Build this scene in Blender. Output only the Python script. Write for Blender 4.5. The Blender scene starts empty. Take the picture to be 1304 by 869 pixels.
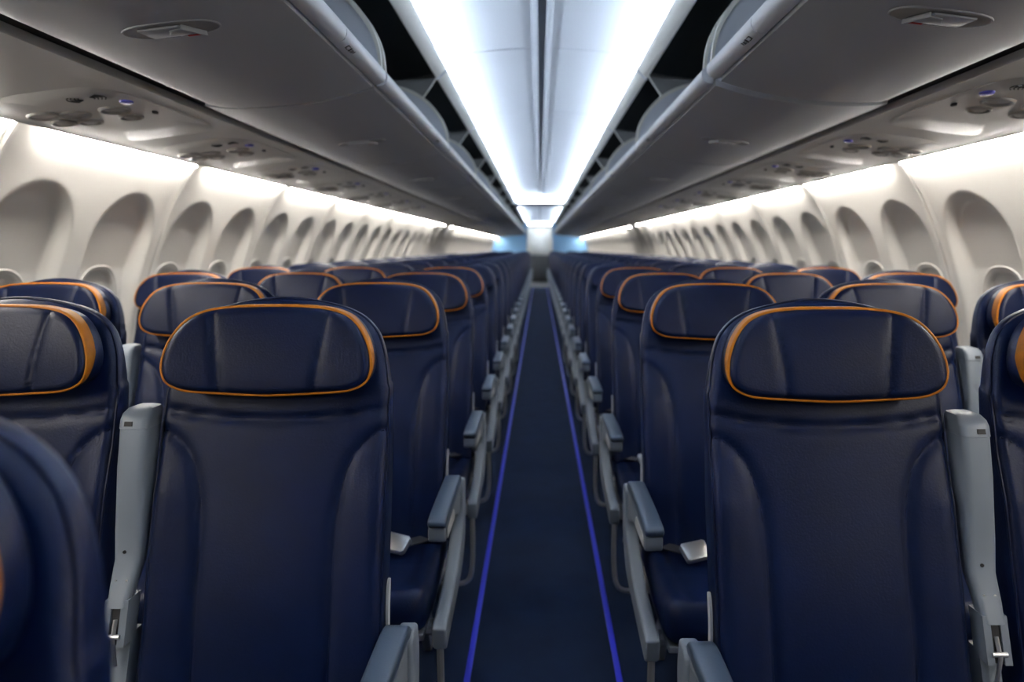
import bpy, bmesh, math, random
import numpy as np
from mathutils import Vector, Matrix
random.seed(5)
C = bpy.context.scene.collection
PI = math.pi
RAD = math.radians

# ------------------------------------------------------------------ materials
def lin(c):
    return tuple(((v/255)/12.92 if v/255 <= .04045 else ((v/255+.055)/1.055)**2.4) for v in c)

def mat(name, col, rough=.5, metal=0, spec=.5, bump=None, vary=None, coat=0, emit=None, estr=0):
    m = bpy.data.materials.new(name); m.use_nodes = True
    nt = m.node_tree; b = nt.nodes['Principled BSDF']
    b.inputs['Base Color'].default_value = (*col, 1)
    b.inputs['Roughness'].default_value = rough
    b.inputs['Metallic'].default_value = metal
    b.inputs['Specular IOR Level'].default_value = spec
    if coat: b.inputs['Coat Weight'].default_value = coat
    tc = nt.nodes.new('ShaderNodeTexCoord')
    if vary:
        scale, amt = vary
        n = nt.nodes.new('ShaderNodeTexNoise'); n.inputs['Scale'].default_value = scale; n.inputs['Detail'].default_value = 5
        nt.links.new(tc.outputs['Object'], n.inputs['Vector'])
        r = nt.nodes.new('ShaderNodeMapRange')
        r.inputs['From Min'].default_value = .3; r.inputs['From Max'].default_value = .7
        r.inputs['To Min'].default_value = 1-amt; r.inputs['To Max'].default_value = 1+amt
        nt.links.new(n.outputs['Fac'], r.inputs['Value'])
        v = nt.nodes.new('ShaderNodeVectorMath'); v.operation = 'SCALE'; v.inputs[0].default_value = col
        nt.links.new(r.outputs['Result'], v.inputs['Scale'])
        nt.links.new(v.outputs['Vector'], b.inputs['Base Color'])
    if bump:
        scale, st = bump
        n = nt.nodes.new('ShaderNodeTexNoise'); n.inputs['Scale'].default_value = scale; n.inputs['Detail'].default_value = 3
        nt.links.new(tc.outputs['Object'], n.inputs['Vector'])
        bp = nt.nodes.new('ShaderNodeBump'); bp.inputs['Strength'].default_value = st; bp.inputs['Distance'].default_value = .002
        nt.links.new(n.outputs['Fac'], bp.inputs['Height'])
        nt.links.new(bp.outputs['Normal'], b.inputs['Normal'])
    if emit:
        b.inputs['Emission Color'].default_value = (*emit, 1); b.inputs['Emission Strength'].default_value = estr
    return m

M = {
 'leather': mat('navy_leather', (.0014,.0060,.030), .40, spec=.19, bump=(260,.22), vary=(14,.12)),
 'leather_head': mat('navy_leather_headrest', (.0012,.0050,.025), .40, spec=.18, bump=(300,.22), vary=(18,.1)),
 'orange': mat('orange_leather', (.45,.145,.004), .5, spec=.22, bump=(300,.2), vary=(60,.12)),
 'shell': mat('dark_seat_shell', (.02,.024,.035), .5),
 'plastic': mat('grey_plastic', (.20,.23,.27), .38, spec=.45),
 'plastic_light': mat('pale_grey_plastic', (.62,.63,.62), .35),
 'armpad': mat('slate_armrest_pad', (.052,.076,.115), .36, spec=.6, bump=(300,.1)),
 'metal': mat('buckle_metal', (.72,.72,.72), .28, metal=.85),
 'tube': mat('leg_metal', (.45,.45,.44), .35, metal=.6),
 'webbing': mat('belt_webbing', (.012,.013,.02), .8),
 'dark': mat('dark_plastic', (.012,.012,.013), .6),
 'wall': mat('sidewall_cream', (.70,.675,.63), .5, spec=.3),
 'bin': mat('bin_grey', (.40,.415,.44), .42, spec=.35),
 'binlip': mat('bin_lip', (.62,.64,.68), .35, spec=.4),
 'binend': mat('bin_end_cream', (.72,.70,.62), .45),
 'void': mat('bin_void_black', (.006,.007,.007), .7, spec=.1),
 'divider': mat('divider_grey', (.16,.16,.155), .5),
 'psu': mat('psu_grey', (.50,.49,.465), .45, spec=.35),
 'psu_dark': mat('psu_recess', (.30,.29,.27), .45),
 'ceil': mat('ceiling_white', (.76,.79,.84), .5, spec=.25),
 'ctrim': mat('ceiling_trim', (.80,.78,.71), .45),
 'cgap': mat('ceiling_channel', (.30,.32,.36), .5),
 'carpet': mat('navy_carpet', (.0035,.0100,.029), .95, spec=.15, bump=(900,.8), vary=(7,.22)),
 'strip': mat('blue_floor_strip', (.030,.035,.62), .35, spec=.4),
 'shade': mat('window_shade', (.50,.48,.44), .5),
 'blue': mat('partition_blue_wash', (.22,.45,.74), .5),  # blue light falling on the far partitions, put into their colour
 'white': mat('galley_white', (.78,.77,.72), .45),
 'grey': mat('galley_grey', (.08,.08,.08), .4),
 'red': mat('red_latch', (.5,.02,.015), .4),
 'bluelamp': mat('blue_sign', (.05,.05,.45), .3),
 'cove': mat('cove_light', (1,1,1), .5, emit=(.72,.84,1.0), estr=112),
 'glow': mat('added_galley_glow', (1,1,1), .5, emit=(1,.97,.92), estr=4),
 'lightblock': mat('light_block_dark', (.10,.11,.13), .6),
 'side': mat('sidewall_light_tube', (1,1,1), .5, emit=(1.0,.96,.90), estr=95),
}

# ------------------------------------------------------------------ mesh helpers
def mesh(name, V, F, m, smooth=True):
    me = bpy.data.meshes.new(name)
    me.from_pydata([tuple(map(float, v)) for v in V], [], [tuple(f) for f in F])
    ms = m if isinstance(m, (list, tuple)) else [m]
    for k in ms: me.materials.append(M[k])
    me.polygons.foreach_set('use_smooth', [smooth]*len(me.polygons))
    me.update()
    return me

class MB:
    """collects shapes into one mesh"""
    def __init__(s): s.V = []; s.F = []; s.I = []; s.mi = 0
    def add(s, V, F):
        n = len(s.V); s.V += [tuple(v) for v in V]; s.F += [tuple(i+n for i in f) for f in F]; s.I += [s.mi]*len(F); return s
    def box(s, x0, x1, y0, y1, z0, z1, bev=0, T=None):
        bm = bmesh.new(); bmesh.ops.create_cube(bm, size=1)
        for v in bm.verts:
            v.co = Vector(((x0+x1)/2+v.co.x*(x1-x0), (y0+y1)/2+v.co.y*(y1-y0), (z0+z1)/2+v.co.z*(z1-z0)))
        if bev: bmesh.ops.bevel(bm, geom=bm.edges[:], offset=bev, segments=3, profile=.5, affect='EDGES')
        if T is not None: bmesh.ops.transform(bm, matrix=T, verts=bm.verts)
        return s._bm(bm)
    def prism(s, pts, a, b, axis='x', bev=0, seg=3):
        """polygon extruded from a to b along axis; pts are the other two coordinates in order"""
        bm = bmesh.new()
        def co(p, t):
            return {'x': (t, p[0], p[1]), 'y': (p[0], t, p[1]), 'z': (p[0], p[1], t)}[axis]
        A = [bm.verts.new(co(p, a)) for p in pts]; B = [bm.verts.new(co(p, b)) for p in pts]
        n = len(pts)
        bm.faces.new(A); bm.faces.new(B[::-1])
        for i in range(n): bm.faces.new((A[i], B[i], B[(i+1) % n], A[(i+1) % n]))
        bmesh.ops.recalc_face_normals(bm, faces=bm.faces)
        if bev:
            es = [e for e in bm.edges if len([f for f in e.link_faces if len(f.verts) == n]) == 1 or n <= 5]
            bmesh.ops.bevel(bm, geom=es, offset=bev, segments=seg, profile=.5, affect='EDGES')
        return s._bm(bm)
    def _bm(s, bm):
        bm.verts.ensure_lookup_table(); bm.verts.index_update()
        s.add([v.co[:] for v in bm.verts], [[v.index for v in f.verts] for f in bm.faces]); bm.free(); return s
    def tube(s, pts, r, n=10, cap=True, flat=None):
        P = [Vector(p) for p in pts]; V = []; F = []
        up = Vector((0, 0, 1)); prev = None
        for i, p in enumerate(P):
            d = (P[min(i+1, len(P)-1)]-P[max(i-1, 0)]).normalized()
            a = prev if prev is not None else (up if abs(d.z) < .9 else Vector((1, 0, 0)))
            x = (a-d*a.dot(d)).normalized(); prev = x; y = d.cross(x)
            rr = r[i] if isinstance(r, (list, tuple)) else r
            for k in range(n):
                t = 2*PI*k/n; V.append(p+x*rr*math.cos(t)+y*rr*math.sin(t)*(flat or 1))
        for i in range(len(P)-1):
            for k in range(n):
                F.append((i*n+k, i*n+(k+1) % n, (i+1)*n+(k+1) % n, (i+1)*n+k))
        if cap: F.append(tuple(range(n))[::-1]); F.append(tuple((len(P)-1)*n+k for k in range(n)))
        return s.add(V, F)
    def ring(s, pts, r, n=8):
        """closed tube"""
        P = [Vector(p) for p in pts]; V = []; F = []; L = len(P)
        c = sum(P, Vector())/L
        for i, p in enumerate(P):
            d = (P[(i+1) % L]-P[i-1]).normalized(); o = (p-c); o = (o-d*o.dot(d)).normalized(); u = d.cross(o)
            for k in range(n):
                t = 2*PI*k/n; V.append(p+o*r*math.cos(t)+u*r*math.sin(t))
        for i in range(L):
            for k in range(n):
                F.append((i*n+k, i*n+(k+1) % n, ((i+1) % L)*n+(k+1) % n, ((i+1) % L)*n+k))
        return s.add(V, F)
    def lathe(s, prof, cx, cy, cz, sx=1, sy=1, n=28, T=None):
        """profile (r,h) turned about z"""
        V = []; F = []
        for (r, h) in prof:
            for k in range(n):
                t = 2*PI*k/n; p = Vector((r*sx*math.cos(t), r*sy*math.sin(t), h))
                if T is not None: p = T @ p
                V.append((cx+p.x, cy+p.y, cz+p.z))
        for i in range(len(prof)-1):
            for k in range(n): F.append((i*n+k, i*n+(k+1) % n, (i+1)*n+(k+1) % n, (i+1)*n+k))
        if prof[-1][0] > 1e-6: F.append(tuple((len(prof)-1)*n+k for k in range(n)))
        return s.add(V, F)
    def me(s, name, m, smooth=True, angle=35):
        me = mesh(name, s.V, s.F, m, smooth)
        me.polygons.foreach_set('material_index', s.I)
        bm = bmesh.new(); bm.from_mesh(me)
        bmesh.ops.recalc_face_normals(bm, faces=bm.faces)
        for e in bm.edges:
            if len(e.link_faces) == 2 and e.calc_face_angle(0) > RAD(angle): e.smooth = False
        bm.to_mesh(me); bm.free()
        return me

def link(name, me, parent=None, loc=None, **kw):
    o = bpy.data.objects.new(name, me); C.objects.link(o)
    if parent is not None: o.parent = parent
    if loc is not None: o.location = loc
    for k, v in kw.items(): o[k] = v
    return o

def thing(name, label, cat, loc=(0, 0, 0), group=None):
    o = bpy.data.objects.new(name, None); C.objects.link(o); o.location = loc
    o.empty_display_size = .05
    o['label'] = label; o['category'] = cat
    if group: o['group'] = group
    return o

def copy_tree(o, parent=None):
    c = o.copy(); C.objects.link(c)
    if parent is not None: c.parent = parent
    for ch in kids.get(o.name, []): copy_tree(ch, c)
    return c
kids = {}
def index_kids():
    kids.clear()
    for o in bpy.data.objects:
        if o.parent is not None: kids.setdefault(o.parent.name, []).append(o)

def structure(name, me, **kw):
    o = link(name, me); o['kind'] = 'structure'
    for k, v in kw.items(): o[k] = v
    return o

def seg_dist(X, Y, pts):
    """distance from every (X,Y) to a polyline"""
    D = np.full(X.shape, 1e9)
    for (ax, ay), (bx, by) in zip(pts[:-1], pts[1:]):
        dx, dy = bx-ax, by-ay; L = dx*dx+dy*dy
        if L < 1e-14: continue
        t = np.clip(((X-ax)*dx+(Y-ay)*dy)/L, 0, 1)
        D = np.minimum(D, np.hypot(X-ax-t*dx, Y-ay-t*dy))
    return D

def smooth_pts(pts, k=8):
    """Catmull-Rom through pts"""
    P = [np.array(p, float) for p in pts]; P = [2*P[0]-P[1]]+P+[2*P[-1]-P[-2]]; out = []
    for i in range(1, len(P)-2):
        for j in range(k):
            t = j/k; a, b, c, d = P[i-1], P[i], P[i+1], P[i+2]
            out.append(tuple(.5*((2*b)+(c-a)*t+(2*a-5*b+4*c-d)*t*t+(3*b-a-3*c+d)*t**3)))
    out.append(tuple(P[-2])); return out

def pillow(tab, front, back, R, nx, ns, name, m, place, seams=(), soft=.012, dense=.55):
    """cushion: outline given by (s, halfwidth) rows, front/back height functions over (x,s), edge radius R.
    place(x,s,d) -> xyz.  returns mesh and the outline points (x,s)"""
    S0 = np.array([t[0] for t in tab]); W0 = np.array([t[1] for t in tab])
    q = np.linspace(0, 1, ns); q = (1-dense)*q+dense*(.5-.5*np.cos(PI*q)); s = S0[0]+(S0[-1]-S0[0])*q
    w = np.interp(s, S0, W0)
    t = np.linspace(-1, 1, nx); t = .5*t+.5*np.sin(t*PI/2)
    X = np.outer(w, t); S = np.repeat(s[:, None], nx, 1)
    out = [(w[i], s[i]) for i in range(ns)]+[(-w[i], s[i]) for i in range(ns-1, -1, -1)]
    r = seg_dist(X, S, out+[out[0]])
    r[0, :] = 0; r[-1, :] = 0; r[:, 0] = 0; r[:, -1] = 0
    k = 1-np.minimum(r/R, 1)
    Df = front(X, S)-R*(1-np.sqrt(np.maximum(0, 1-k*k)))
    for sm, dp in seams:
        d = seg_dist(X, S, sm); Df -= dp*(.5*np.exp(-(d/.0022)**2)+.5*np.exp(-(d/soft)**2))
    Db = back(X, S)+R*.6*(1-np.sqrt(np.maximum(0, 1-k*k)))
    V = []
    for D in (Df, Db):
        for i in range(ns):
            for j in range(nx): V.append(place(X[i, j], S[i, j], D[i, j]))
    F = []; N = ns*nx; g = lambda i, j: i*nx+j
    for i in range(ns-1):
        for j in range(nx-1):
            F.append((g(i, j), g(i, j+1), g(i+1, j+1), g(i+1, j)))
            F.append((N+g(i, j), N+g(i+1, j), N+g(i+1, j+1), N+g(i, j+1)))
    loop = [g(0, j) for j in range(nx)]+[g(i, nx-1) for i in range(1, ns)]+[g(ns-1, j) for j in range(nx-2, -1, -1)]+[g(i, 0) for i in range(ns-2, 0, -1)]
    for a, b in zip(loop, loop[1:]+loop[:1]): F.append((a, N+a, N+b, b))
    me = mesh(name, V, F, m)
    bm = bmesh.new(); bm.from_mesh(me); bmesh.ops.recalc_face_normals(bm, faces=bm.faces); bm.to_mesh(me); bm.free()
    # ordered outline for pipings
    ol = [(w[i], s[i]) for i in range(ns)]+[(-w[i], s[i]) for i in range(ns-1, -1, -1)]
    return me, ol

def resample(pts, n, closed=True):
    P = [np.array(p, float) for p in pts]
    if closed: P = P+[P[0]]
    L = [0]
    for a, b in zip(P[:-1], P[1:]): L.append(L[-1]+np.linalg.norm(b-a))
    q = np.linspace(0, L[-1], n, endpoint=not closed); A = np.array(P)
    return [tuple(np.interp(t, L, A[:, k]) for k in range(A.shape[1])) for t in q]

# ------------------------------------------------------------------ seat
REC = RAD(17); Z0 = .45; YB = -(1.185-Z0)*math.tan(REC)     # pivot line of the backrest
def back_place(x, s, d):       # s up along the back, d forward (towards -y)
    return (x, YB+s*math.sin(REC)-d*math.cos(REC), Z0+s*math.cos(REC)+d*math.sin(REC)*0-.0*d)
def zs(z): return (z-Z0)/math.cos(REC)

def build_meshes():
    R = {}
    # backrest outline
    hw = .204
    tab = [(.0, hw), (zs(.97), hw), (zs(1.03), hw-.004), (zs(1.08), hw-.012), (zs(1.117), hw-.024), (zs(1.137), hw-.038), (zs(1.152), hw-.055), (zs(1.163), hw-.075), (zs(1.171), hw-.097), (zs(1.179), hw-.13), (zs(1.184), hw-.16), (zs(1.187), hw-.19)]
    ss = np.array([a for a, b in tab]); wv = np.array([b for a, b in tab])
    sp = smooth_pts(tab, 5)
    hor = smooth_pts([(-.205, .568), (-.13, .555), (-.05, .548), (0, .546), (.05, .548), (.13, .555), (.205, .568)])
    sideR = smooth_pts([(.215, .532), (.18, .520), (.148, .488), (.131, .445), (.121, .39), (.118, .32), (.118, .18), (.114, .0)])
    sideL = [(-a, b) for a, b in sideR]
    headL = None
    def bf(X, S):
        lum = .012*np.exp(-((S-.22)/.16)**2)*(1-(np.abs(X)/.22)**2)
        bol = .010*np.clip((np.abs(X)-.118)/.06, 0, 1)*np.clip((.50-S)/.08, 0, 1)
        top = -.008*np.clip((S-.56)/.1, 0, 1)
        return lum+bol+top
    def bb(X, S): return -.075+.028*np.clip((S-.4)/.3, 0, 1)
    R['back'], ol = pillow(sp, bf, bb, .016, 84, 130, 'backrest', 'leather', back_place, [(hor, .0095), (sideR, .0085), (sideL, .0085)], soft=.011)
    R['back_lo'], _ = pillow(sp, bf, bb, .016, 26, 36, 'backrest_far', 'leather', back_place, [])
    # piping along front edge of the backrest
    b = MB()
    path = [p for p in ol]
    path = resample([(x*.998, s, -.012+.0*s) for x, s in ol if s > .02], 220, closed=False)
    b.tube([back_place(x, s, d+float(bf(np.array(x), np.array(s)))) for x, s, d in path], .0026, 6)
    for sm in (hor, sideR, sideL):
        pth = resample([q for q in sm if abs(q[0]) < .2], 60, closed=False)
        b.tube([back_place(x, s, float(bf(np.array(x), np.array(s)))-(.0092 if sm is hor else .0080)) for x, s in pth], .0016, 6)
    R['piping'] = b.me('backrest_piping', 'leather_head')
    # rear shell
    b = MB()
    b.prism([(-.19, .03), (.19, .03), (.19, .52), (.17, .62), (.12, .66), (-.12, .66), (-.17, .62), (-.19, .52)], 0, 1, 'y')
    b.V = [back_place(v[0], v[2], -.060-.024*v[1]*1.0) for v in b.V]
    R['shell'] = b.me('seat_shell', 'shell')
    # headrest
    W = .182; hb = zs(1.025); ht = zs(1.176); H = ht-hb
    frac = [(1, .04), (.985, .40), (.955, .60), (.92, .745), (.86, .83), (.78, .89), (.65, .945), (.48, .985), (.35, 1.0), (.24, .99), (.15, .95), (.095, .885), (.055, .76), (.025, .50), (.008, .26), (0, .05)]
    # rows measured from the bottom
    frac = [(0, .05), (.012, .30), (.03, .55), (.055, .76), (.095, .87), (.15, .945), (.23, .985), (.34, 1.0), (.48, .985), (.62, .945), (.75, .88), (.84, .81), (.90, .735), (.945, .635), (.975, .50), (.993, .33), (1.0, .16)]
    tabh = [(hb+H*f, W*w) for f, w in frac]
    tabh = smooth_pts(tabh, 4)
    hd = .052
    def hf(X, S):
        f = (S-hb)/H
        return hd+.006*(1-((f-.5)*2)**2)+.010*np.clip((np.abs(X)-.085)/.1, 0, 1)
    s1 = smooth_pts([(.104, ht), (.098, hb+H*.75), (.090, hb+H*.4), (.083, hb)])
    s2 = [(-a, c) for a, c in s1]
    R['head'], olh = pillow(tabh, hf, lambda X, S: .0+0*X, .013, 76, 76, 'headrest', 'leather_head', back_place, [(s1, .0055), (s2, .0055)], soft=.009)
    R['head_lo'], _ = pillow(tabh, hf, lambda X, S: .0+0*X, .013, 24, 24, 'headrest_far', 'leather_head', back_place, [])
    # orange band round the headrest: a strip on the pad's edge and a bead at its front
    def band(nn, name):
        o = resample(olh, nn); V = []; F = []
        g = 1.0
        cx, cs = 0, hb+H*.45
        L = len(o)
        for i, (x, s) in enumerate(o):
            a = np.array(o[i-1]); c = np.array(o[(i+1) % L]); t = c-a; n = np.array([t[1], -t[0]]); n = n/(np.linalg.norm(n)+1e-9)
            if n[0]*(x-cx)+n[1]*(s-cs) < 0: n = -n
            top = float(hf(np.array(x), np.array(s)))-.011
            # the band narrows under the pad
            f = (s-hb)/H; base = top-.024*min(1, max(.12, f*2.2))
            for off, d in ((.0005, base), (.0028, base+.001), (.0030, top-.004), (.0036, top-.001), (.0034, top+.0018), (.0018, top+.0032), (-.0006, top+.0026)):
                V.append(back_place(x+n[0]*off, s+n[1]*off, d))
        K = 7
        for i in range(L):
            for k in range(K-1): F.append((i*K+k, ((i+1) % L)*K+k, ((i+1) % L)*K+k+1, i*K+k+1))
        me = mesh(name, V, F, 'orange')
        bm = bmesh.new(); bm.from_mesh(me); bmesh.ops.recalc_face_normals(bm, faces=bm.faces); bm.to_mesh(me); bm.free()
        return me
    R['band'] = band(200, 'headrest_band'); R['band_lo'] = band(60, 'headrest_band_far'); R['band_lo'].materials[0] = M['leather_head']
    # seat cushion: s runs from the rear to the front
    def cp(x, s, d): return (x, -.10-s, .36+d)
    tabc = smooth_pts([(0, .2), (.30, .208), (.37, .206), (.405, .203), (.425, .194), (.438, .178), (.446, .15), (.45, .09)], 5)
    def cf(X, S): return .10+.012*np.clip((S-.25)/.2, 0, 1)-.010*(1-(np.abs(X)/.2)**2)-.03*np.clip((S-.40)/.05, 0, 1)**2
    cs = [([(.15, 0), (.15, .40)], .004), ([(-.15, 0), (-.15, .40)], .004)]
    R['cush'], _ = pillow(tabc, cf, lambda X, S: 0*X, .035, 44, 60, 'seat_cushion', 'leather', cp, cs)
    R['cush_lo'], _ = pillow(tabc, cf, lambda X, S: 0*X, .035, 14, 18, 'seat_cushion_far', 'leather', cp, [])
    # frame and legs
    b = MB()
    b.tube([(-.208, -.16, .33), (.208, -.16, .33)], .02, 10); b.tube([(-.208, -.44, .33), (.208, -.44, .33)], .02, 10)
    b.box(-.2, .2, -.53, -.12, .345, .362, .004)
    R['frame'] = b.me('seat_frame', 'tube')
    for s, x in ((0, .12),):
        b = MB()
        b.prism([(-.47, .33), (-.42, .33), (-.40, .03), (-.38, 0), (-.48, 0)], -.012, .012, 'x', .003, 2)
        R['legf'] = b.me('front_leg', 'tube')
        b = MB()
        b.prism([(-.19, .33), (-.13, .33), (.06, .02), (.07, 0), (-.02, 0)], -.012, .012, 'x', .003, 2)
        R['legr'] = b.me('rear_leg', 'tube')
    b = MB(); b.tube([(-.232, -.57, .105), (.232, -.57, .105)], .009, 8); R['bagbar'] = b.me('baggage_bar', 'tube')
    for sg in (-1, 1):     # sg: direction of the aisle from the seat
        k = 'R' if sg > 0 else 'L'
        ax = sg*.2290
        # pad and body of the lowered armrest
        b = MB()
        top = smooth_pts([(-.475, .606), (-.482, .616), (-.470, .6285), (-.40, .633), (-.28, .634), (-.19, .634), (-.155, .630), (-.138, .618), (-.134, .600)], 4)
        bot = [(-.155, .600), (-.165, .606), (-.28, .608), (-.45, .604)]
        b.prism(top+bot, ax-.023, ax+.023, 'x', .007, 3)
        R['pad'+k] = b.me('armrest_pad', 'armpad')
        b = MB()
        b.prism(smooth_pts([(-.477, .605), (-.478, .580), (-.465, .568), (-.40, .566), (-.30, .560), (-.24, .548), (-.20, .53), (-.15, .53), (-.118, .56), (-.122, .60), (-.14, .607), (-.165, .610), (-.20, .610)], 3)+[(-.28, .612), (-.45, .608)], ax-.022, ax+.020, 'x', .005, 2)
        R['arm'+k] = b.me('armrest_body', 'plastic')
        b = MB()
        b.prism(resample([(-.46, .575), (-.46, .60), (-.33, .603), (-.32, .570)], 16), ax+sg*(-.0225)*-1, ax+sg*.0245, 'x', .0008, 1)
        R['inset'+k] = b.me('control_inset', 'plastic_light')
        # outer side cover: a curved bar from the armrest's rear down to the seat pan's front
        b = MB()
        outer = smooth_pts([(-.108, .608), (-.100, .55), (-.125, .455), (-.20, .385), (-.33, .360), (-.45, .345), (-.545, .335)], 5)
        inner = smooth_pts([(-.556, .346), (-.560, .380), (-.550, .398), (-.47, .406), (-.35, .422), (-.25, .455), (-.185, .500), (-.168, .56), (-.163, .600), (-.14, .614)], 5)
        xo = sg*.2585; xi = sg*.2245
        b.prism(outer+inner, min(xo, xi), max(xo, xi), 'x', .007, 3)
        R['cover'+k] = b.me('side_cover', 'plastic')
        b = MB()
        b.tube(smooth_pts([(sg*.240, -.535, .35), (sg*.242, -.545, .25), (sg*.241, -.557, .18), (sg*.233, -.565, .13), (sg*.21, -.57, .108), (sg*.15, -.57, .105), (0, -.57, .105), (-sg*.232, -.57, .105)], 5), .0085, 8)
        R['bagend'+k] = b.me('baggage_bar', 'tube')
        # hinge plate low on the side of the backrest
        b = MB()
        pl = smooth_pts([(.03, .12), (.020, .16), (.012, .20), (.010, .235), (.016, .252), (.026, .254), (.028, .235), (.028, .20), (.034, .16), (.038, .12)], 4)
        b.prism(pl, 0, 1, 'x')
        b.V = [back_place(sg*(.2062+.0045*v[0]), v[2], -.02-v[1]) for v in b.V]
        R['hinge'+k] = b.me('hinge_plate', 'plastic_light')
        # raised armrest, on the side away from the aisle
        x0 = -sg*.2400
        def rp(x, s, d): return back_place(x, s, d-.025+.016*(zs(.97)-s)/(zs(.97)-zs(.66)))
        b = MB()
        rows = [(.255, .017, .030, .018), (.30, .020, .030, .012), (.36, .0235, .030, .000), (.44, .0250, .040, .000), (.53, .0255, .050, .000), (.60, .026, .056, .002), (.705, .0265, .060, .004), (.707, .0265, .060, .004)]
        rows = [(zs(.675)+(zs(.963)-zs(.675))*(r[0]-.255)/(.707-.255), r[1], r[2], r[3]) for r in rows]
        def loft(rows, n=24, e=.45, capt=True):
            V = []; F = []
            for s, w, dep, dback in rows:
                for i in range(n):
                    t = 2*PI*i/n; cx, sy = math.cos(t), math.sin(t)
                    xx = w*math.copysign(abs(cx)**e, cx); dd = dep/2*math.copysign(abs(sy)**e, sy)
                    V.append(rp(x0+xx, s, dback-.012+dep/2+dd))
            for j in range(len(rows)-1):
                for i in range(n): F.append((j*n+i, j*n+(i+1) % n, (j+1)*n+(i+1) % n, (j+1)*n+i))
            F.append(tuple(range(n))); F.append(tuple((len(rows)-1)*n+i for i in range(n)))
            return V, F
        b.add(*loft(rows)); R['rarm'+k] = b.me('raised_armrest', 'plastic')
        b = MB(); s0 = rows[-1][0]
        b.add(*loft([(s0-.0, .0262, .060, .004), (s0+.001, .0268, .062, .0035), (s0+.016, .0268, .062, .0035), (s0+.026, .026, .057, .004), (s0+.033, .022, .045, .006), (s0+.036, .012, .02, .014)], 24, .4))
        R['rcap'+k] = b.me('armrest_end_cap', 'plastic')
        b = MB(); f0 = .004-.012+.060
        fr = f0+.0018
        def fbox(bb, xa, xb, sa, sb, da, db):
            V = [rp(x, s, d) for x in (xa, xb) for s in (sa, sb) for d in (da, db)]
            bb.add(V, [(0, 1, 3, 2), (4, 6, 7, 5), (0, 4, 5, 1), (2, 3, 7, 6), (0, 2, 6, 4), (1, 5, 7, 3)])
        sb = -sg*-1  # towards the aisle
        xc = x0-sg*.006
        fbox(b, xc-.007, xc+.007, s0+.006, s0+.014, fr-.002, fr+.0012)
        R['rslot'+k] = b.me('armrest_button', 'dark')
        # pivot bracket
        b = MB(); sb0 = rows[0][0]
        fbox(b, x0-.020, x0-.008, sb0-.062, sb0+.012, -.005, .033)
        fbox(b, x0+.008, x0+.020, sb0-.062, sb0+.012, -.005, .033)
        fbox(b, x0-.016, x0+.016, sb0-.16, sb0-.055, -.03, .004)
        R['rbrk'+k] = b.me('pivot_bracket', 'plastic')
        b = MB()
        fbox(b, x0-.0075, x0+.0075, sb0-.06, sb0+.030, .010, .0295)
        R['rgap'+k] = b.me('pivot_slot', 'dark')
        b = MB()
        b.tube([rp(x0-.012, sb0-.045, .034), rp(x0+.012, sb0-.045, .034)], .004, 10)
        b.tube([rp(x0, sb0-.10, .014), rp(x0+.001, sb0-.05, .034), rp(x0, sb0-.02, .03)], .0035, 8)
        for dx, ds in ((-.009, .040), (.009, .040), (-.013, .018), (.013, .018)):
            b.tube([rp(x0+dx, sb0+ds, .018), rp(x0+dx, sb0+ds, .0235+.0035)], .0022, 8)
        R['rpin'+k] = b.me('pivot_pin', 'metal')
        b = MB(); b.tube([rp(x0-.003, sb0+.085, .012), rp(x0-.003, sb0+.085, .0225)], .003, 12); R['rhole'+k] = b.me('screw_hole', 'dark')
        # belt and buckle
        b = MB(); bx = sg*.088
        T = Matrix.Translation((bx+sg*.002, -.300, .488)) @ Matrix.Rotation(RAD(-20*sg), 4, 'Z') @ Matrix.Rotation(RAD(30), 4, 'X') @ Matrix.Scale(1.12, 4) @ Matrix.Rotation(RAD(6*sg), 4, 'Y')
        b.prism([(-.031, -.020), (-.026, -.024), (.024, -.024), (.031, -.018), (.032, .018), (.026, .023), (-.027, .024), (-.032, .018)], -.007, .010, 'z', .003, 2)
        b.V = [tuple(T @ Vector(v)) for v in b.V]
        R['buckle'+k] = b.me('buckle', 'metal')
        b = MB()
        def strap(pts, w=.024):
            V = []; F = []
            for p in pts: V += [(p[0], p[1]-w, p[2]), (p[0], p[1]+w, p[2]+.002), (p[0], p[1]+w, p[2]+.004), (p[0], p[1]-w, p[2]+.003)]
            for i in range(len(pts)-1):
                for j in range(4): F.append((i*4+j, i*4+(j+1) % 4, i*4+4+(j+1) % 4, i*4+4+j))
            b.add(V, F)
        strap(smooth_pts([(-sg*.205, -.15, .44), (-sg*.17, -.17, .470), (-sg*.05, -.22, .464), (sg*.03, -.245, .464), (sg*.078, -.280, .480)], 4))
        strap(smooth_pts([(sg*.12, -.280, .480), (sg*.16, -.22, .468), (sg*.19, -.18, .468), (sg*.212, -.15, .44)], 4))
        R['belt'+k] = b.me('seat_belt', 'webbing')
    return R

RM = build_meshes()

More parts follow.
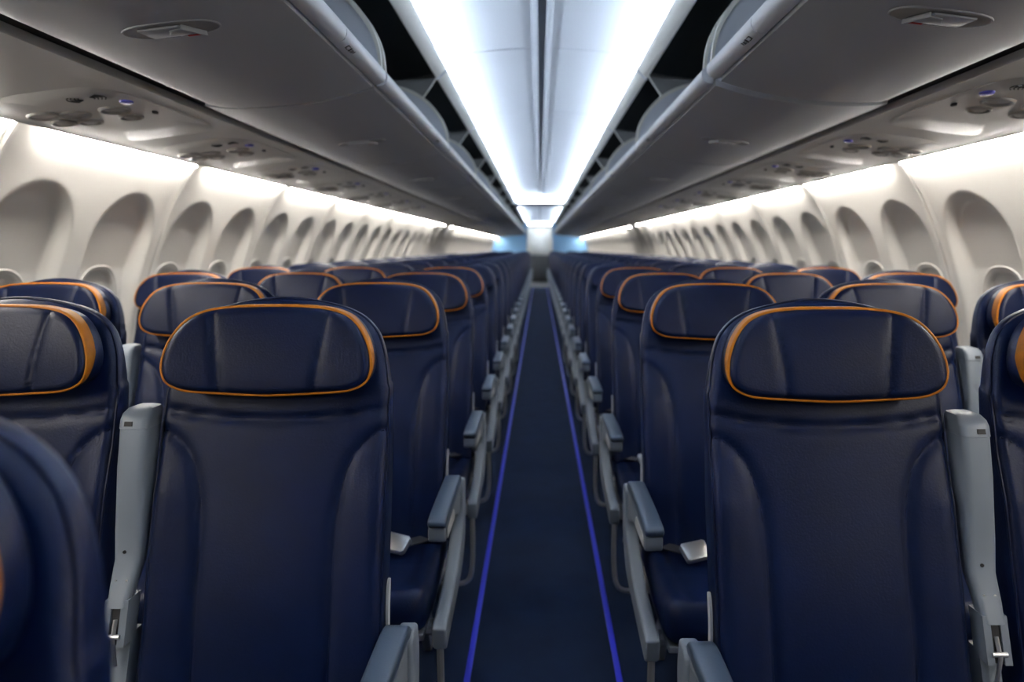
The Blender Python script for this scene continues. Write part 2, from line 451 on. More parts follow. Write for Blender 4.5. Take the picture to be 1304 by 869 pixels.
def make_seat(sg, pos, level):
    """pos: aisle / middle / window; level 0 near (all parts), 1 mid, 2 far"""
    k = 'R' if sg > 0 else 'L'
    t = thing('airplane_seat', '', 'seat')
    lo = '' if level == 0 else '_lo'
    bk = link('backrest', RM['back'+lo], t)
    if level == 0:
        link('piping', RM['piping'], bk)
        link('back_shell', RM['shell'], t)
    h = link('headrest', RM['head'+lo], t)
    link('headrest_band', RM['band'+lo], h, **({'label': 'orange leather band around the headrest'} if level == 0 else {}))
    link('seat_cushion', RM['cush'+lo], t)
    if level < 2:
        link('seat_frame', RM['frame'], t)
        for x in (-.12, .12):
            link('leg', RM['legf'], t, (x, 0, 0)); link('leg', RM['legr'], t, (x, 0, 0))
        bl = link('seat_belt', RM['belt'+k], t)
        link('buckle', RM['buckle'+k], bl, label='silver metal belt buckle')
        link('baggage_bar', RM['bagend'+k] if pos == 'aisle' else RM['bagbar'], t)
    else:
        link('leg', RM['legf'], t)
    if pos != 'window' and level < 2:
        a = link('raised_armrest', RM['rarm'+k], t, label='grey armrest folded up between two seats')
        link('end_cap', RM['rcap'+k], a)
        if level == 0:
            link('release_button', RM['rslot'+k], a)
            link('pivot_bracket', RM['rbrk'+k], a)
            link('pivot_slot', RM['rgap'+k], a)
            link('pivot_pin', RM['rpin'+k], a); link('screw_hole', RM['rhole'+k], a)
    if pos == 'aisle':
        a = link('armrest', RM['arm'+k], t)
        link('armrest_pad', RM['pad'+k], a, label='slate blue padded armrest top')
        if level == 0: link('control_inset', RM['inset'+k], a)
        link('side_cover', RM['cover'+k], t, label='curved grey plastic side cover')
        if level < 2: link('hinge_plate', RM['hinge'+k], t)
    if pos == 'window' and level == 0:
        ok = 'L' if sg > 0 else 'R'
        a = link('armrest', RM['arm'+ok], t); link('armrest_pad', RM['pad'+ok], a)
    return t

NROW = 27; PITCH = .79; D1 = 1.245; SX = {'aisle': .4885, 'middle': .985, 'window': 1.463}
ORD = ['first', 'second', 'third', 'fourth', 'fifth', 'sixth', 'seventh', 'eighth', 'ninth', 'tenth', 'eleventh', 'twelfth', 'thirteenth', 'fourteenth', 'fifteenth', 'sixteenth', 'seventeenth', 'eighteenth', 'nineteenth', 'twentieth', 'twenty-first', 'twenty-second', 'twenty-third', 'twenty-fourth', 'twenty-fifth', 'twenty-sixth', 'twenty-seventh']
WH = {'aisle': 'aisle seat', 'middle': 'middle seat', 'window': 'window seat'}
protos = {}
for sg in (-1, 1):
    for pos in SX:
        for lv in (0, 1, 2): protos[sg, pos, lv] = make_seat(sg, pos, lv)
index_kids()
used = set()
def place_seat(side, pos, y, lv, label, group, z=0):
    """side -1 left of the aisle, +1 right"""
    sg = -side; key = (sg, pos, lv)
    if key in used: o = copy_tree(protos[key])
    else: o = protos[key]; used.add(key)
    o.location = (side*SX[pos], y, z); o['label'] = label; o['group'] = group
    return o
for side, sn in ((-1, 'left'), (1, 'right')):
    for r in range(NROW):
        for pos in SX:
            lv = 0 if r < 4 else (1 if r < 9 else 2)
            y = D1+PITCH*r+(.018 if side < 0 else -.032)
            if r < 4:
                extra = {0: 'nearest full row', 1: 'second full row back', 2: 'third full row back', 3: 'fourth full row back'}[r]
                lab = f'navy {WH[pos]} with orange headrest band, {sn} of the aisle, {extra}'
            else:
                lab = f'all-navy {WH[pos]} without orange band, {sn} of the aisle, {ORD[r]} full row back'
            place_seat(side, pos, y, lv, lab, f'airplane seats {sn} of the aisle')
place_seat(-1, 'aisle', .412, 0, 'blurred navy seat cut off by the bottom left corner', 'airplane seats left of the aisle')
for key, o in protos.items():
    if key not in used:
        for c in list(kids.get(o.name, [])):
            for g in kids.get(c.name, []): bpy.data.objects.remove(g)
            bpy.data.objects.remove(c)
        bpy.data.objects.remove(o)

# ------------------------------------------------------------------ cabin shell
Y0, Y1 = -.8, 26.6
YP = 24.0          # partitions at the far end
def floor():
    b = MB(); b.add([(-1.75, Y0, 0), (1.75, Y0, 0), (1.75, Y1, 0), (-1.75, Y1, 0), (-1.75, Y0, -.05), (1.75, Y0, -.05), (1.75, Y1, -.05), (-1.75, Y1, -.05)],
                    [(0, 1, 2, 3), (4, 7, 6, 5), (0, 4, 5, 1), (1, 5, 6, 2), (2, 6, 7, 3), (3, 7, 4, 0)])
    structure('floor', b.me('floor', 'carpet'))
floor()
# blue strips beside the aisle
for sx, sn in ((-1, 'left'), (1, 'right')):
    b = MB(); n = 60
    b.box(sx*.2275-.0095, sx*.2275+.0095, Y0, 22.2, 0, .004, .0012)
    link('floor_path_strip', b.me('floor_strip', 'strip'), label=f'bright blue strip along the {sn} edge of the aisle carpet', category='floor strip', group='blue aisle floor strips')
# rear galley floor mat, darker
b = MB(); b.box(-.44, .44, 22.4, Y1, 0, .006); 
structure('floor_galley', b.me('galley_floor', 'grey'))

# side walls with panel seams, arched recesses and window dents
WP = [(1.64, 0.0), (1.72, .2), (1.775, .45), (1.80, .70), (1.792, .86), (1.765, 1.0), (1.715, 1.18), (1.645, 1.36), (1.575, 1.50), (1.50, 1.61), (1.455, 1.665), (1.42, 1.70)]
WPs = smooth_pts(WP, 10)
WZ = np.array([p[1] for p in WPs]); WX = np.array([p[0] for p in WPs])
SEAM = 2.99-4*1.016
WINC = 1.027
def sst(t): t = np.clip(t, 0, 1); return t*t*(3-2*t)
def DEP(z): return np.interp(z, [.84, .95, 1.05, 1.2, 1.35, 1.5], [0, .018, .042, .056, .045, .030])
def wall_mesh(sx, shift, name):
    V = []; F = []
    pan = 1.016; zz_f = np.concatenate([np.linspace(0, .75, 9), np.linspace(.80, 1.55, 78), np.linspace(1.57, 1.70, 9)])
    ys_all = []
    first = SEAM+shift; j = 0
    y = first
    while y < Y0: y += pan
    y -= pan
    ys = []
    while y < Y1:
        fine = y < 8.2; n = 84 if fine else 34
        loc = np.linspace(0, 1, n, endpoint=False)*pan
        loc = np.unique(np.concatenate([loc, [.006, .012, pan-.006, pan-.012]]))
        ys += list(y+loc); y += pan
    ys = np.array([v for v in ys if Y0 <= v <= Y1]+[Y1])
    zz = zz_f
    Yg = np.repeat(ys[:, None], len(zz), 1); Zg = np.repeat(zz[None, :], len(ys), 0)
    X = np.interp(Zg, WZ, WX)
    ph = np.mod(Yg-first, pan)                  # 0..pan inside a panel
    # two bays per panel
    bay = np.abs(np.mod(ph, pan/2)-pan/4)       # distance from bay centre
    # arched recess
    top = 1.492; hwid = .200; arch = top-.20
    e = np.where(Zg < arch, bay/hwid, np.sqrt((bay/hwid)**2+(np.maximum(Zg-arch, 0)/(top-arch))**2))
    dist = (1-e)*hwid
    dep = DEP(Zg)
    X = X+dep*sst(dist/.040+.05)
    # window dent
    ew = np.sqrt((bay/.118)**2+(np.abs(Zg-WINC)/.165)**2.0)
    ew = ((bay/.118)**2.6+(np.abs(Zg-WINC)/.165)**2.6)**(1/2.6)
    X = X+.055*sst((1-ew)*.14/.018)
    # raised lip between panels
    d = np.minimum(ph, pan-ph)
    X = X-.006*np.exp(-((d-.012)/.006)**2)+.012*np.exp(-(d/.0035)**2)
    nz = len(zz)
    V = [(sx*X[i, k], ys[i], zz[k]) for i in range(len(ys)) for k in range(nz)]
    for i in range(len(ys)-1):
        for k in range(nz-1):
            q = (i*nz+k, (i+1)*nz+k, (i+1)*nz+k+1, i*nz+k+1)
            F.append(q if sx < 0 else q[::-1])
    structure(name, mesh(name, V, F, 'wall'))
    return first
WSH = {-1: 0.0, 1: -.10}
firsts = {}
firsts[-1] = wall_mesh(-1, WSH[-1], 'wall_left'); firsts[1] = wall_mesh(1, WSH[1], 'wall_right')

# windows
def window_meshes(sx):
    def wx(z): return float(np.interp(z, WZ, WX))+float(DEP(z))
    n = 56; V = []; F = []
    # frame ring: lofted loops
    loops = [(.140, .186, .003), (.138, .184, -.003), (.134, .180, -.005), (.129, .175, -.001), (.125, .171, .010), (.122, .168, .026)]
    for a, c, off in loops:
        for i in range(n):
            t = 2*PI*i/n; cy = math.copysign(abs(math.cos(t))**.8, math.cos(t)); cz = math.copysign(abs(math.sin(t))**.8, math.sin(t))
            y = a*cy; z = WINC+c*cz; V.append((sx*(wx(z)+off), y, z))
    for j in range(len(loops)-1):
        for i in range(n): F.append((j*n+i, j*n+(i+1) % n, (j+1)*n+(i+1) % n, (j+1)*n+i))
    fr = mesh('window_frame', V, F, 'wall')
    bm = bmesh.new(); bm.from_mesh(fr); bmesh.ops.recalc_face_normals(bm, faces=bm.faces); bm.to_mesh(fr); bm.free()
    # lowered shade
    V = []; F = []
    K = 8
    for j in range(K+1):
        q = j/K
        for i in range(n):
            t = 2*PI*i/n; cy = math.copysign(abs(math.cos(t))**.8, math.cos(t)); cz = math.copysign(abs(math.sin(t))**.8, math.sin(t))
            z = WINC+.170*q*cz; V.append((sx*(wx(z)+.020), .124*q*cy, z))
    for j in range(K):
        for i in range(n): F.append((j*n+i, j*n+(i+1) % n, (j+1)*n+(i+1) % n, (j+1)*n+i))
    sh = mesh('window_shade', V, F, 'shade')
    b = MB(); b.box(min(sx*(wx(.92)+.012), sx*(wx(.92)+.021)), max(sx*(wx(.92)+.012), sx*(wx(.92)+.021)), -.05, .05, .905, .917, .003)
    hd = b.me('shade_handle', 'shade')
    return fr, sh, hd
wn = 1
for sx in (-1, 1):
    fr, sh, hd = window_meshes(sx)
    y = firsts[sx]+.254
    while y < Y1-.3:
        if y > Y0+.25 and y < YP-.2:
            o = link(f'window_{wn}', fr, None, (0, y, 0)); o['kind'] = 'structure'; wn += 1
            s = link('window_shade', sh, o)
            if y < 8: link('shade_handle', hd, s)
        y += .508

# ---- extruded profiles
def extrude(b, pts, ya, yb, ny=1, closed=False, sx=1):
    V = []; F = []; n = len(pts)
    for i in range(ny+1):
        y = ya+(yb-ya)*i/ny
        for p in pts: V.append((sx*p[0], y, p[1]))
    for i in range(ny):
        for k in range(n if closed else n-1): F.append((i*n+k, (i+1)*n+k, (i+1)*n+(k+1) % n, i*n+(k+1) % n))
    if closed: F.append(tuple(range(n))); F.append(tuple(ny*n+k for k in range(n)))
    b.add(V, F)

BP = 1.524; BJ = 3.43           # bin pitch, a joint
# service-panel rail under the bins and the light shelf at its outer edge
RAIL = [(1.022, 1.74), (1.022, 1.693), (1.028, 1.684), (1.15, 1.6735), (1.30, 1.655), (1.42, 1.635), (1.447, 1.629), (1.454, 1.625), (1.458, 1.629), (1.458, 1.650), (1.450, 1.656), (1.43, 1.665), (1.05, 1.75)]
for i, sx in enumerate((-1, 1)):
    b = MB(); extrude(b, RAIL, Y0, YP, 1, True, sx); structure(f'trim_{i+1}', b.me('service_rail', 'psu', angle=50))
    # dark channel between rail and bins
    b = MB(); extrude(b, [(.989, 1.702), (1.020, 1.702), (1.020, 1.80), (.989, 1.80)], Y0, YP, 1, True, sx)
    extrude(b, [(.965, 1.703), (.9888, 1.703), (.9888, 1.79), (.965, 1.79)], Y0, 2.03, 1, True, sx); structure(f'trim_{i+3}', b.me('gap_channel', 'void'))
    # black housing above and behind the open bins
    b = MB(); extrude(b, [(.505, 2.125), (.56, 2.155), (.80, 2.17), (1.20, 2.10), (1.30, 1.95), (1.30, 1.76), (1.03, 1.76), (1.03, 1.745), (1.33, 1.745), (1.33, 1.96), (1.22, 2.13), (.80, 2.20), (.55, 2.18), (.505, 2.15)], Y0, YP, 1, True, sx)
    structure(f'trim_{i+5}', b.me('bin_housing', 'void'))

def psu_z(x): return float(np.interp(x, [1.03, 1.15, 1.30, 1.42, 1.462], [1.683, 1.6735, 1.655, 1.635, 1.626]))
def psu_meshes(sx):
    R = {}
    sl = math.atan2(-.13*.14, .15)
    # panel: rounded plate a hair proud of the rail
    b = MB(); nx = 10; out = []
    pts = []
    for i in range(48):
        t = 2*PI*i/48; c = math.copysign(abs(math.cos(t))**.45, math.cos(t)); s = math.copysign(abs(math.sin(t))**.45, math.sin(t))
        pts.append((1.25+.17*c, .33*s+.06))
    V = []; F = []
    for q, dz in ((1.0, .001), (.995, -.0012), (.6, -.0014), (.2, -.0014)):
        for x, y in pts:
            xx = 1.255+(x-1.255)*q; V.append((sx*xx, y*q, psu_z(xx)+dz))
    for j in range(3):
        for i in range(48): F.append((j*48+i, j*48+(i+1) % 48, (j+1)*48+(i+1) % 48, (j+1)*48+i))
    F.append(tuple(3*48+i for i in range(48)))
    b.add(V, F); R['panel'] = b.me('service_panel', 'psu', angle=60)
    def tilt(): return Matrix.Rotation(sx*math.atan2(.019, .15), 4, 'Y')
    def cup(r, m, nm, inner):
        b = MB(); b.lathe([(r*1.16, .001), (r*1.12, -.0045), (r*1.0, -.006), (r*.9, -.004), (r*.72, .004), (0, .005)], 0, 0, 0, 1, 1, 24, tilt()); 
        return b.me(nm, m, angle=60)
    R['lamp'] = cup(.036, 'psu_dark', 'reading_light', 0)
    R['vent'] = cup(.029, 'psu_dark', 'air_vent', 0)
    b = MB(); b.lathe([(.019, .003), (.018, -.003), (.014, -.0055), (.008, -.005), (0, -.003)], 0, 0, 0, 1, 1, 20, tilt()); R['nozzle'] = b.me('nozzle', 'psu', angle=50)
    for half, a0 in ((0, -.75), (1, PI-.75)):
        b = MB()
        for r in (.020, .029, .038, .047):
            pp = []
            for i in range(13):
                t = a0+1.5*i/12; pp.append((r*math.cos(t), r*.75*math.sin(t), -.0035))
            b.tube([tuple(tilt() @ Vector(p)) for p in pp], .0016, 5)
        R['grille%d' % half] = b.me('speaker_grille', 'dark')
    b = MB(); b.lathe([(.020, .001), (.019, -.004), (.012, -.006), (0, -.0065)], 0, 0, 0, .8, 1.1, 20, tilt()); R['sign'] = b.me('call_button', 'bluelamp')
    b = MB(); b.lathe([(.009, .001), (.009, -.005), (0, -.006)], 0, 0, 0, .7, 1.4, 14, tilt()); R['btn'] = b.me('small_button', 'dark')
    return R
for sx, sn in ((-1, 'left'), (1, 'right')):
    P = psu_meshes(sx); proto = None
    for r in range(1, NROW+1):
        y = 2.02+PITCH*(r-1)+(0 if sx < 0 else -.11)
        where = f'{ORD[r-1]} from the camera'
        if y > YP-.4: continue
        if y < Y0+.3: continue
        lab = f'pale grey oval overhead service panel, {sn} side, {where}'
        if r < 8:
            t = thing('passenger_service_panel', lab, 'overhead service panel', (0, y, 0), f'overhead service panels on the {sn} side')
            link('panel', P['panel'], t)
            for dx, dy in ((1.205, -.10), (1.22, .015), (1.25, -.035+.14)):
                pass
            for (x, yy) in ((1.205, -.03), (1.315, -.035), (1.378, -.07)):
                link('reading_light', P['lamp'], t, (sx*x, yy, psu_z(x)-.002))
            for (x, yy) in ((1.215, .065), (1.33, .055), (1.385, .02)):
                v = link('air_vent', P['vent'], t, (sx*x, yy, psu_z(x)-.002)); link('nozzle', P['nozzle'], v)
            link('speaker_grille', P['grille0'], t, (sx*1.19, -.175, psu_z(1.19)-.001)); link('speaker_grille', P['grille1'], t, (sx*1.19, -.175, psu_z(1.19)-.001))
            link('call_button', P['sign'], t, (sx*1.13, -.10, psu_z(1.13)-.002), label='blue round call button')
            link('small_button', P['btn'], t, (sx*1.13, .04, psu_z(1.13)-.002))
        else:
            o = link('passenger_service_panel', P['panel'], None, (0, y, 0), label=lab, category='overhead service panel', group=f'overhead service panels on the {sn} side')

# sidewall lights
def side_light(sx, ya, yb):
    b = MB(); pts = [(1.4605, 1.645), (1.4605, 1.624), (1.466, 1.618), (1.478, 1.618), (1.483, 1.625), (1.474, 1.645)]
    extrude(b, pts, ya, yb, 1, True, sx); return b
for sx, sn in ((-1, 'left'), (1, 'right')):
    y = firsts[sx]; k = 0
    while y < YP-.3:
        ya, yb = max(y+.125, Y0+.02), y+1.016-.025
        y += 1.016
        if yb < Y0+.2: continue
        spans = [(ya, yb)]
        if 10.3 < (ya+yb)/2 < 12.0: spans = [(ya+.25, ya+.40)]
        for a, c in spans:
            b = side_light(sx, a, c)
            w = f'{ORD[k-1]} in view from the camera end' if k else 'nearest, beside the camera'
            link('sidewall_light', b.me('sidewall_light', 'side'), label=f'warm white light tube above the {sn} windows, {w}', category='light', group=f'light tubes above the {sn} windows')
            k += 1

# ------------------------------------------------------------------ overhead bins
def bin_meshes(sx, near=False, L=BP):
    R = {}; L = L-.016
    ob = .986 if not near else .962
    und = smooth_pts([(ob, 1.690), (.93, 1.684), (.86, 1.683), (.76, 1.688), (.66, 1.700), (.57, 1.7175), (.4925, 1.7395)], 6)
    lipo = [(.470, 1.7475), (.4715, 1.7505)]
    inn = smooth_pts([(.4925, 1.766), (.51, 1.750), (.60, 1.725), (.76, 1.705), (.92, 1.70), (ob, 1.712)], 4)
    b = MB(); extrude(b, und+[(.4915, 1.748)]+inn, -L, 0, 1, True, sx); R['bucket'] = b.me('bin_bucket', 'bin', angle=60)
    lip = smooth_pts([(.4755, 1.7455), (.462, 1.748), (.449, 1.757), (.443, 1.772), (.443, 1.790), (.449, 1.801), (.460, 1.803), (.470, 1.795), (.474, 1.78), (.4765, 1.76)], 4)
    LT = lambda p: (p[0]+.010, 1.7455+(p[1]-1.7455)*.76)
    lip = [LT(p) for p in lip]
    b = MB(); extrude(b, lip, -L+.003, -.003, 1, True, sx)
    R['lip'] = b.me('bin_lip', 'binlip', angle=50)
    # end plate
    arc = smooth_pts([(.458, 1.778), (.464, 1.845), (.487, 1.905), (.528, 1.962), (.585, 2.01), (.66, 2.045), (.76, 2.065), (.90, 2.07)], 6)
    arci = smooth_pts([(.464, 1.778), (.474, 1.845), (.498, 1.900), (.540, 1.953), (.595, 1.998), (.668, 2.032), (.762, 2.051), (.90, 2.055)], 6)
    plate = arci+[(.97, 2.0), (.99, 1.72), (.76, 1.70), (.60, 1.72), (.505, 1.755)]
    for nm, y0, y1 in (('far', -.026, -.016), ('near', -L+.010, -L+.020)):
        b = MB(); b.prism([(sx*p[0], p[1]) for p in plate], y0, y1, 'y'); R['end_'+nm] = b.me('bin_end', 'binlip', angle=50)
        b = MB(); b.prism([(sx*p[0], p[1]) for p in arc+arci[::-1]], y0-.004, y1+.003, 'y'); R['rim_'+nm] = b.me('bin_end_rim', 'binend', angle=50)
    # latch: recessed cup with a folded paddle
    cx, cy = .712, -L*.485
    def uz(x): return float(np.interp(x, [p[0] for p in und][::-1], [p[1] for p in und][::-1]))
    ang = math.atan2(uz(.78)-uz(.64), .14)
    T = Matrix.Rotation(-sx*ang, 4, 'Y')
    def stad(a, c, n=40): return [(a*math.copysign(abs(math.cos(2*PI*i/n))**.75, math.cos(2*PI*i/n)), c*math.copysign(abs(math.sin(2*PI*i/n))**.9, math.sin(2*PI*i/n))) for i in range(n)]
    def loops(b, ls):
        V = []; F = []; n = 40
        for a, c, h in ls:
            for x, y in stad(a, c): p = T @ Vector((x, y, h)); V.append((sx*cx+p.x, cy+p.y, uz(cx)+p.z))
        for j in range(len(ls)-1):
            for i in range(n): F.append((j*n+i, j*n+(i+1) % n, (j+1)*n+(i+1) % n, (j+1)*n+i))
        F.append(tuple((len(ls)-1)*n+i for i in range(n))); b.add(V, F)
    b = MB(); loops(b, [(.093, .040, .001), (.0925, .0395, -.0018), (.090, .037, -.0022), (.088, .0350, -.0008)]); 
    b.F.pop(); b.I.pop()
    R['bezel'] = b.me('latch_bezel', 'bin', angle=40)
    b = MB(); loops(b, [(.0885, .0355, -.0012), (.080, .030, -.0006), (.06, .022, -.0003)]); R['cup'] = b.me('latch_cup', 'psu_dark', angle=60)
    b = MB()
    def put(v): p = T @ Vector(v); return (sx*cx+p.x, cy+p.y, uz(cx)+p.z)
    hb = MB(); s = -sx   # folded tab towards the aisle
    hb.prism([(-.055, -.022), (.022, -.022), (.047, .026), (-.048, .026)], -.0055, -.0008, 'z', .0015, 2)
    hb.V = [put((v[0]*s, v[1], v[2])) for v in hb.V]; R['handle'] = hb.me('latch_handle', 'bin', angle=40)
    hb = MB(); hb.prism([(.027, -.022), (.031, -.022), (.056, .027), (.052, .027)], -.011, -.001, 'z', .001, 1)
    hb.prism([(-.010, .012), (.000, -.010), (.026, -.016), (.036, .010), (.010, .020)], -.0085, -.005, 'z', .0015, 2)
    hb.V = [put((v[0]*s, v[1], v[2])) for v in hb.V]; R['tab'] = hb.me('latch_tab', 'bin', angle=40)
    hb = MB(); hb.box(.018, .046, .024, .029, -.007, -.003)
    hb.V = [put((v[0]*s, v[1], v[2])) for v in hb.V]; R['redtab'] = hb.me('latch_indicator', 'red')
    # placard on the lip with small dark printing
    b = MB(); pl = [(.4745, 1.7440), (.4605, 1.7462), (.4470, 1.7560), (.4410, 1.7715), (.4412, 1.786), (.4440, 1.786), (.4440, 1.772), (.4500, 1.7585), (.4625, 1.749), (.4745, 1.747)]
    pl = [LT(p) for p in pl]
    py = -L*.24
    extrude(b, pl, py-.07, py+.07, 1, True, sx); R['placard'] = b.me('placard', 'binlip', angle=50)
    b = MB()
    def mk(u, w, a, c):       # u across lip 0..1 from .450,1.7555 to .4608,1.7460
        e = [LT((.4602-.0132*q-.0006, 1.7462+.0098*q-.0010)) for q in (u, w)]
        V = [(sx*x, y, z) for (x, z) in e for y in (py+a, py+c)]; V += [(sx*(x+.001), y, z+.001) for (x, z) in e for y in (py+a, py+c)]
        b.add(V, [(0, 1, 3, 2), (4, 6, 7, 5), (0, 4, 5, 1), (2, 3, 7, 6), (0, 2, 6, 4), (1, 5, 7, 3)])
    for q in ((.1, .9, -.030, -.026), (.1, .25, -.026, -.012), (.75, .9, -.026, -.012), (.1, .9, -.006, .002), (.2, .8, .008, .010), (.2, .8, .014, .018), (.3, .9, .024, .027)): mk(*q)
    R['print'] = b.me('placard_print', 'dark')
    return R
JN = {s: [-.79-o, .63-o, 2.05-o]+[3.45-o*.5+BP*k for k in range(0, 14)] for s, o in ((-1, 0), (1, .07))}
joints = JN[-1]
for sx, sn in ((-1, 'left'), (1, 'right')):
    protoR = bin_meshes(sx); nearR = bin_meshes(sx, True, 1.42); secR = bin_meshes(sx, False, 1.40)
    k = 0
    joints = JN[sx]
    for j in joints[0:]:
        if j > YP+.2: continue
        if j < .5: continue
        Q = nearR if j < 2.2 else (secR if j < 3.5 else protoR)
        w = 'directly overhead beside the camera' if j < 1 else f'{ORD[k]} one visible counting from the camera'
        if j >= 1: k += 1
        t = thing('overhead_bin', f'pale grey open overhead bin, {sn} side, {w}', 'overhead bin', (0, j, 0), f'overhead bins on the {sn} side')
        bu = link('bucket', Q['bucket'], t)
        if j < 2.2: pass
        lp = link('bin_lip', Q['lip'], t)
        e = link('end_panel', Q['end_far'], t); link('end_rim', Q['rim_far'], e, label='cream edge of the bin end panel')
        e = link('end_panel', Q['end_near'], t); link('end_rim', Q['rim_near'], e, label='cream edge of the bin end panel')
        if j < 10:
            lt = link('latch', Q['bezel'], t, label='recessed oval bin latch'); link('latch_cup', Q['cup'], lt); link('latch_handle', Q['handle'], lt); link('latch_tab', Q['tab'], lt); link('latch_indicator', Q['redtab'], lt)
            pc = link('placard', Q['placard'], lp); link('placard_print', Q['print'], pc)
    # dividers between the bins
    b = MB()
    rimo = smooth_pts([(.505, 2.118), (.520, 2.085), (.555, 2.035), (.60, 1.98), (.66, 1.93)], 4)
    b.prism([(sx*p[0], p[1]) for p in rimo+[(.66, 1.78), (1.02, 1.76), (1.02, 2.06), (.70, 2.088), (.60, 2.10)]], -.005, .005, 'y')
    dm = b.me('bin_divider', 'divider', angle=50)
    b = MB(); b.tube([(sx*x, -.004, z) for x, z in rimo], .004, 8); rm = b.me('divider_rim', 'ctrim')
    k = 0
    for j in joints:
        if j < Y0+.2 or j > YP-.3: continue
        w = 'beside the camera' if j < .5 else ('just ahead of the camera' if j < 1 else ('above the nearest bin joint' if j < 3 else f'{ORD[k]} one in view from the camera'))
        if j >= 3: k += 1
        o = link('bin_divider', dm, None, (0, j+.008, 0), label=f'grey curved divider above the {sn} bins, {w}', category='panel', group=f'dividers above the {sn} bins')
        link('divider_rim', rm, o)

# ------------------------------------------------------------------ ceiling
joints = JN[-1]
DOME = smooth_pts([(.505, 2.158), (.492, 2.178), (.455, 2.193), (.40, 2.203), (.30, 2.217), (.20, 2.227), (.10, 2.233), (.046, 2.235)], 5)
CEN = [(.044, 2.229), (.040, 2.227), (.024, 2.227), (.020, 2.229), (.018, 2.240), (0, 2.242)]
def ceiling_section(ya, yb, name, jn):
    b = MB()
    for sx in (-1, 1):
        extrude(b, DOME, ya, yb, 1, False, sx)
    # end caps of the recess
    for y in (ya, yb):
        half = DOME; V = [(p[0], y, p[1]) for p in half]+[(0, y, 2.242)]+[(-p[0], y, p[1]) for p in half[::-1]]+[(-.455, y, 2.115), (.455, y, 2.115)]
        b.add(V, [tuple(range(len(V)))])
    structure(name, b.me(name, 'ceil', angle=40))
    b = MB()
    extrude(b, [(-p[0], p[1]) for p in CEN[:5]]+[(-.018, 2.250), (-.046, 2.250)], ya, yb, 1, True, 1)
    extrude(b, [(p[0], p[1]) for p in CEN[:5]]+[(.018, 2.250), (.046, 2.250)], ya, yb, 1, True, 1)
    structure(f'trim_{jn}', b.me('ceiling_ridge', 'ceil'))
    b = MB(); b.box(-.019, .019, ya, yb, 2.238, 2.250); structure(f'trim_{jn+1}', b.me('ceiling_channel', 'cgap'))
ceiling_section(Y0, 13.1, 'ceiling', 7)
ceiling_section(14.2, 25.6, 'ceiling_rear', 9)
# cross joints: thin raised battens on the dome
b = MB()
for j in joints:
    for jy in (j, j+BP/2*0):
        if Y0 < jy < 13.0 or 14.3 < jy < 25.5:
            for sx in (-1, 1):
                pts = [(sx*p[0], jy, p[1]-.0005) for p in DOME[6:]]
                b.tube(pts, .0012, 6)
structure('trim_11', b.me('ceiling_joint', 'ceil'))
# header between the two ceiling sections
b = MB(); b.box(-.46, .46, 13.1, 14.2, 2.112, 2.13, .003); structure('ceiling_header', b.me('ceiling_header', 'ctrim'))
b = MB(); b.box(-1.4, 1.4, 25.6, Y1, 2.112, 2.13); structure('ceiling_galley', b.me('ceiling_galley', 'ctrim'))
# edge trims of the ceiling (the cream bands), one per side, with a hairline at every joint
TR = [(.462, 2.134), (.503, 2.095), (.510, 2.094), (.517, 2.104), (.519, 2.158), (.507, 2.158), (.505, 2.112), (.469, 2.146), (.461, 2.142)]
for i, sx in enumerate((-1, 1)):
    b = MB(); ys = [Y0]+[j for j in joints if j > Y0]+[YP]
    ys = sorted(set(y for y in ys if y <= YP))
    for a, c in zip(ys[:-1], ys[1:]): extrude(b, TR, a+.003, c-.003, 1, True, sx)
    structure(f'trim_{12+i}', b.me('ceiling_edge_trim', 'ctrim', angle=50))
    b = MB()
    for y in ys[1:-1]:
        b.prism([(sx*.457, 2.140), (sx*.457, 2.131), (sx*.500, 2.089), (sx*.511, 2.088), (sx*.508, 2.105)], y-.007, y+.007, 'y', .001, 1)
    structure(f'trim_{14+i}', b.me('trim_joint', 'binlip'))
    # light strips in the cove
    sn = ('left', 'right')[i]; k = 0
    for a, c in zip(ys[:-1], ys[1:]):
        if c > 13.1 and a < 14.2:
            if a < 12.9: c = 13.1
            else: a = 14.2
        if c-a < .2: continue
        b = MB(); extrude(b, [(.476, 2.147), (.494, 2.136), (.500, 2.146), (.496, 2.156), (.482, 2.154)], a+.01, c-.01, 1, True, sx)
        link('ceiling_light', b.me('cove_light', 'cove'), label=f'cool white light strip in the {sn} ceiling cove, '+(f'{ORD[k]} in view from the camera end' if c > 2.3 else ('above the camera' if c < 1 else 'just ahead of the camera')), category='light', group=f'light strips in the {sn} ceiling cove')
        if c > 2.3: k += 1

for yy, w in ((12.99, 'at the far end of the near ceiling recess'), (25.49, 'at the far end of the rear ceiling recess')):
    b = MB(); b.box(-.42, .42, yy-.012, yy+.012, 2.124, 2.142, .004)  # added strips that whiten the end caps of the ceiling recesses
    link('ceiling_light', b.me('added_cross_light', 'cove'), label=f'added cool white light strip running crosswise {w}', category='light')
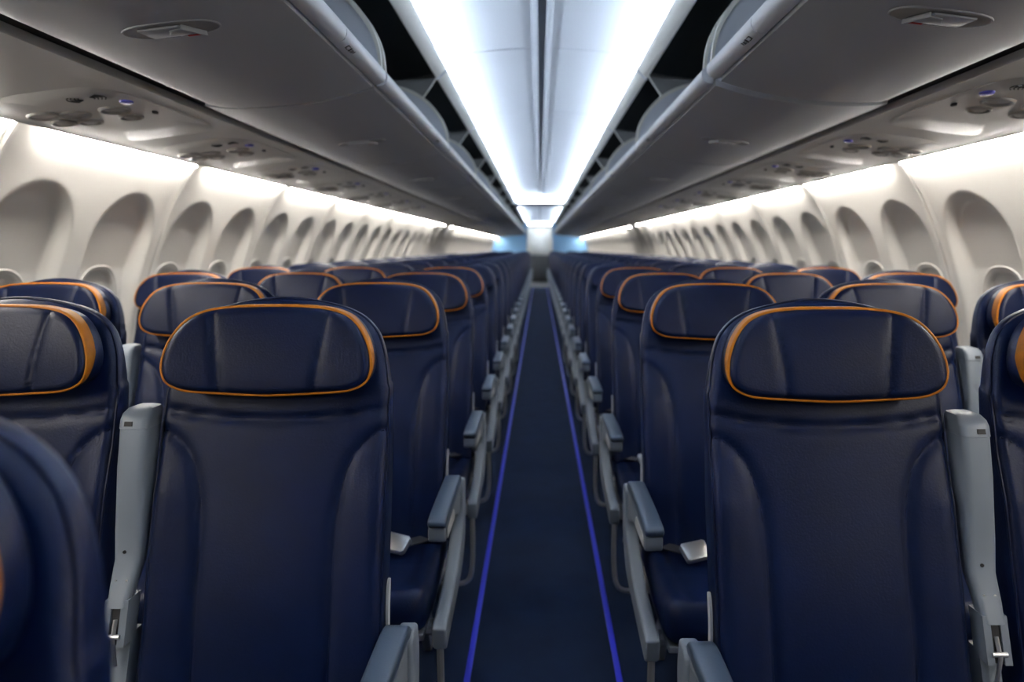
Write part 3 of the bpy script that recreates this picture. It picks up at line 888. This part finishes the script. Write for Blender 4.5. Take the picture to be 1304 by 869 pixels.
# ------------------------------------------------------------------ ends
# added dark wall behind the camera, unseen, keeps light off the front seats
b = MB(); b.box(-1.85, 1.85, Y0-.04, Y0, -.05, 2.3); structure('wall_light_block', b.me('wall_light_block', 'lightblock'))
b = MB(); b.box(-1.85, 1.85, Y1, Y1+.04, -.05, 2.3); structure('wall_far', b.me('wall_far', 'white'))
for sx, nm in ((-1, 'left'), (1, 'right')):
    b = MB(); b.prism([(sx*.45, 0), (sx*1.62, 0), (sx*1.80, .7), (sx*1.63, 1.40), (sx*1.46, 1.66), (sx*1.3, 2.1), (sx*.45, 2.15)], YP, YP+.05, 'y', .004, 2)
    structure(f'wall_partition_{nm}', b.me('partition', 'blue'))
    b = MB(); b.box(min(sx*.40, sx*.45), max(sx*.40, sx*.45), YP-.01, YP+1.4, 0, 2.11, .006); structure(f'wall_lavatory_{nm}', b.me('lavatory_wall', 'white'))
b = MB(); b.box(-.3, .3, 25.68, 25.80, 2.098, 2.112, .003)  # added lamp, only there to brighten the galley front
link('added_galley_light', b.me('added_galley_light', 'glow'), label='small added light brightening the rear galley at the aisle end', category='light')
t = thing('galley_unit', 'white rear galley cabinet with dark carts at the aisle end', 'cabinet', (0, 26.1, 0))
b = MB(); b.box(-.6, .6, 0, .49, 1.02, 2.11, .01); link('upper_cabinet', b.me('galley_upper', 'white'), t)
for x in (-.45, -.15, .15, .45):
    b = MB(); b.box(x-.135, x+.135, -.015, 0, 1.10, 1.62, .004); link('door', b.me('galley_door', 'white'), t)
    b = MB(); b.box(x-.135, x+.135, -.015, 0, 1.66, 2.04, .004); link('door', b.me('galley_door', 'white'), t)
b = MB(); b.box(-.6, .6, 0, .49, 0, 1.0, .01); link('lower_cabinet', b.me('galley_lower', 'grey'), t)
for x in (-.45, -.15, .15, .45):
    b = MB(); b.box(x-.13, x+.13, -.02, 0, .06, .96, .006); link('cart_front', b.me('galley_cart', 'grey'), t)

# ------------------------------------------------------------------ world, camera
w = bpy.data.worlds.new('world'); bpy.context.scene.world = w; w.use_nodes = True
w.node_tree.nodes['Background'].inputs['Color'].default_value = (.5, .6, .8, 1)
w.node_tree.nodes['Background'].inputs['Strength'].default_value = .05

cam = bpy.data.cameras.new('camera'); co = bpy.data.objects.new('camera', cam); C.objects.link(co)
cam.sensor_width = 36; cam.lens = 24.0; cam.clip_start = .01; cam.clip_end = 100
co.location = (-.011, 0, 1.28); 
bm_ = Matrix.Rotation(RAD(90-7.77), 4, 'X')
co.rotation_euler = bm_.to_euler()
cam.shift_x = -35/1304
cam.dof.use_dof = True; cam.dof.focus_distance = 1.22; cam.dof.aperture_fstop = 2.8
bpy.context.scene.camera = co
sc = bpy.context.scene
sc.view_settings.view_transform = 'Standard'; sc.view_settings.look = 'None'
sc.view_settings.exposure = .12; sc.view_settings.gamma = 1; sc.view_settings.use_curve_mapping = False
sc.cycles.use_denoising = True
sc.cycles.max_bounces = 10; sc.cycles.diffuse_bounces = 6; sc.cycles.glossy_bounces = 4
sc.cycles.sample_clamp_indirect = 6
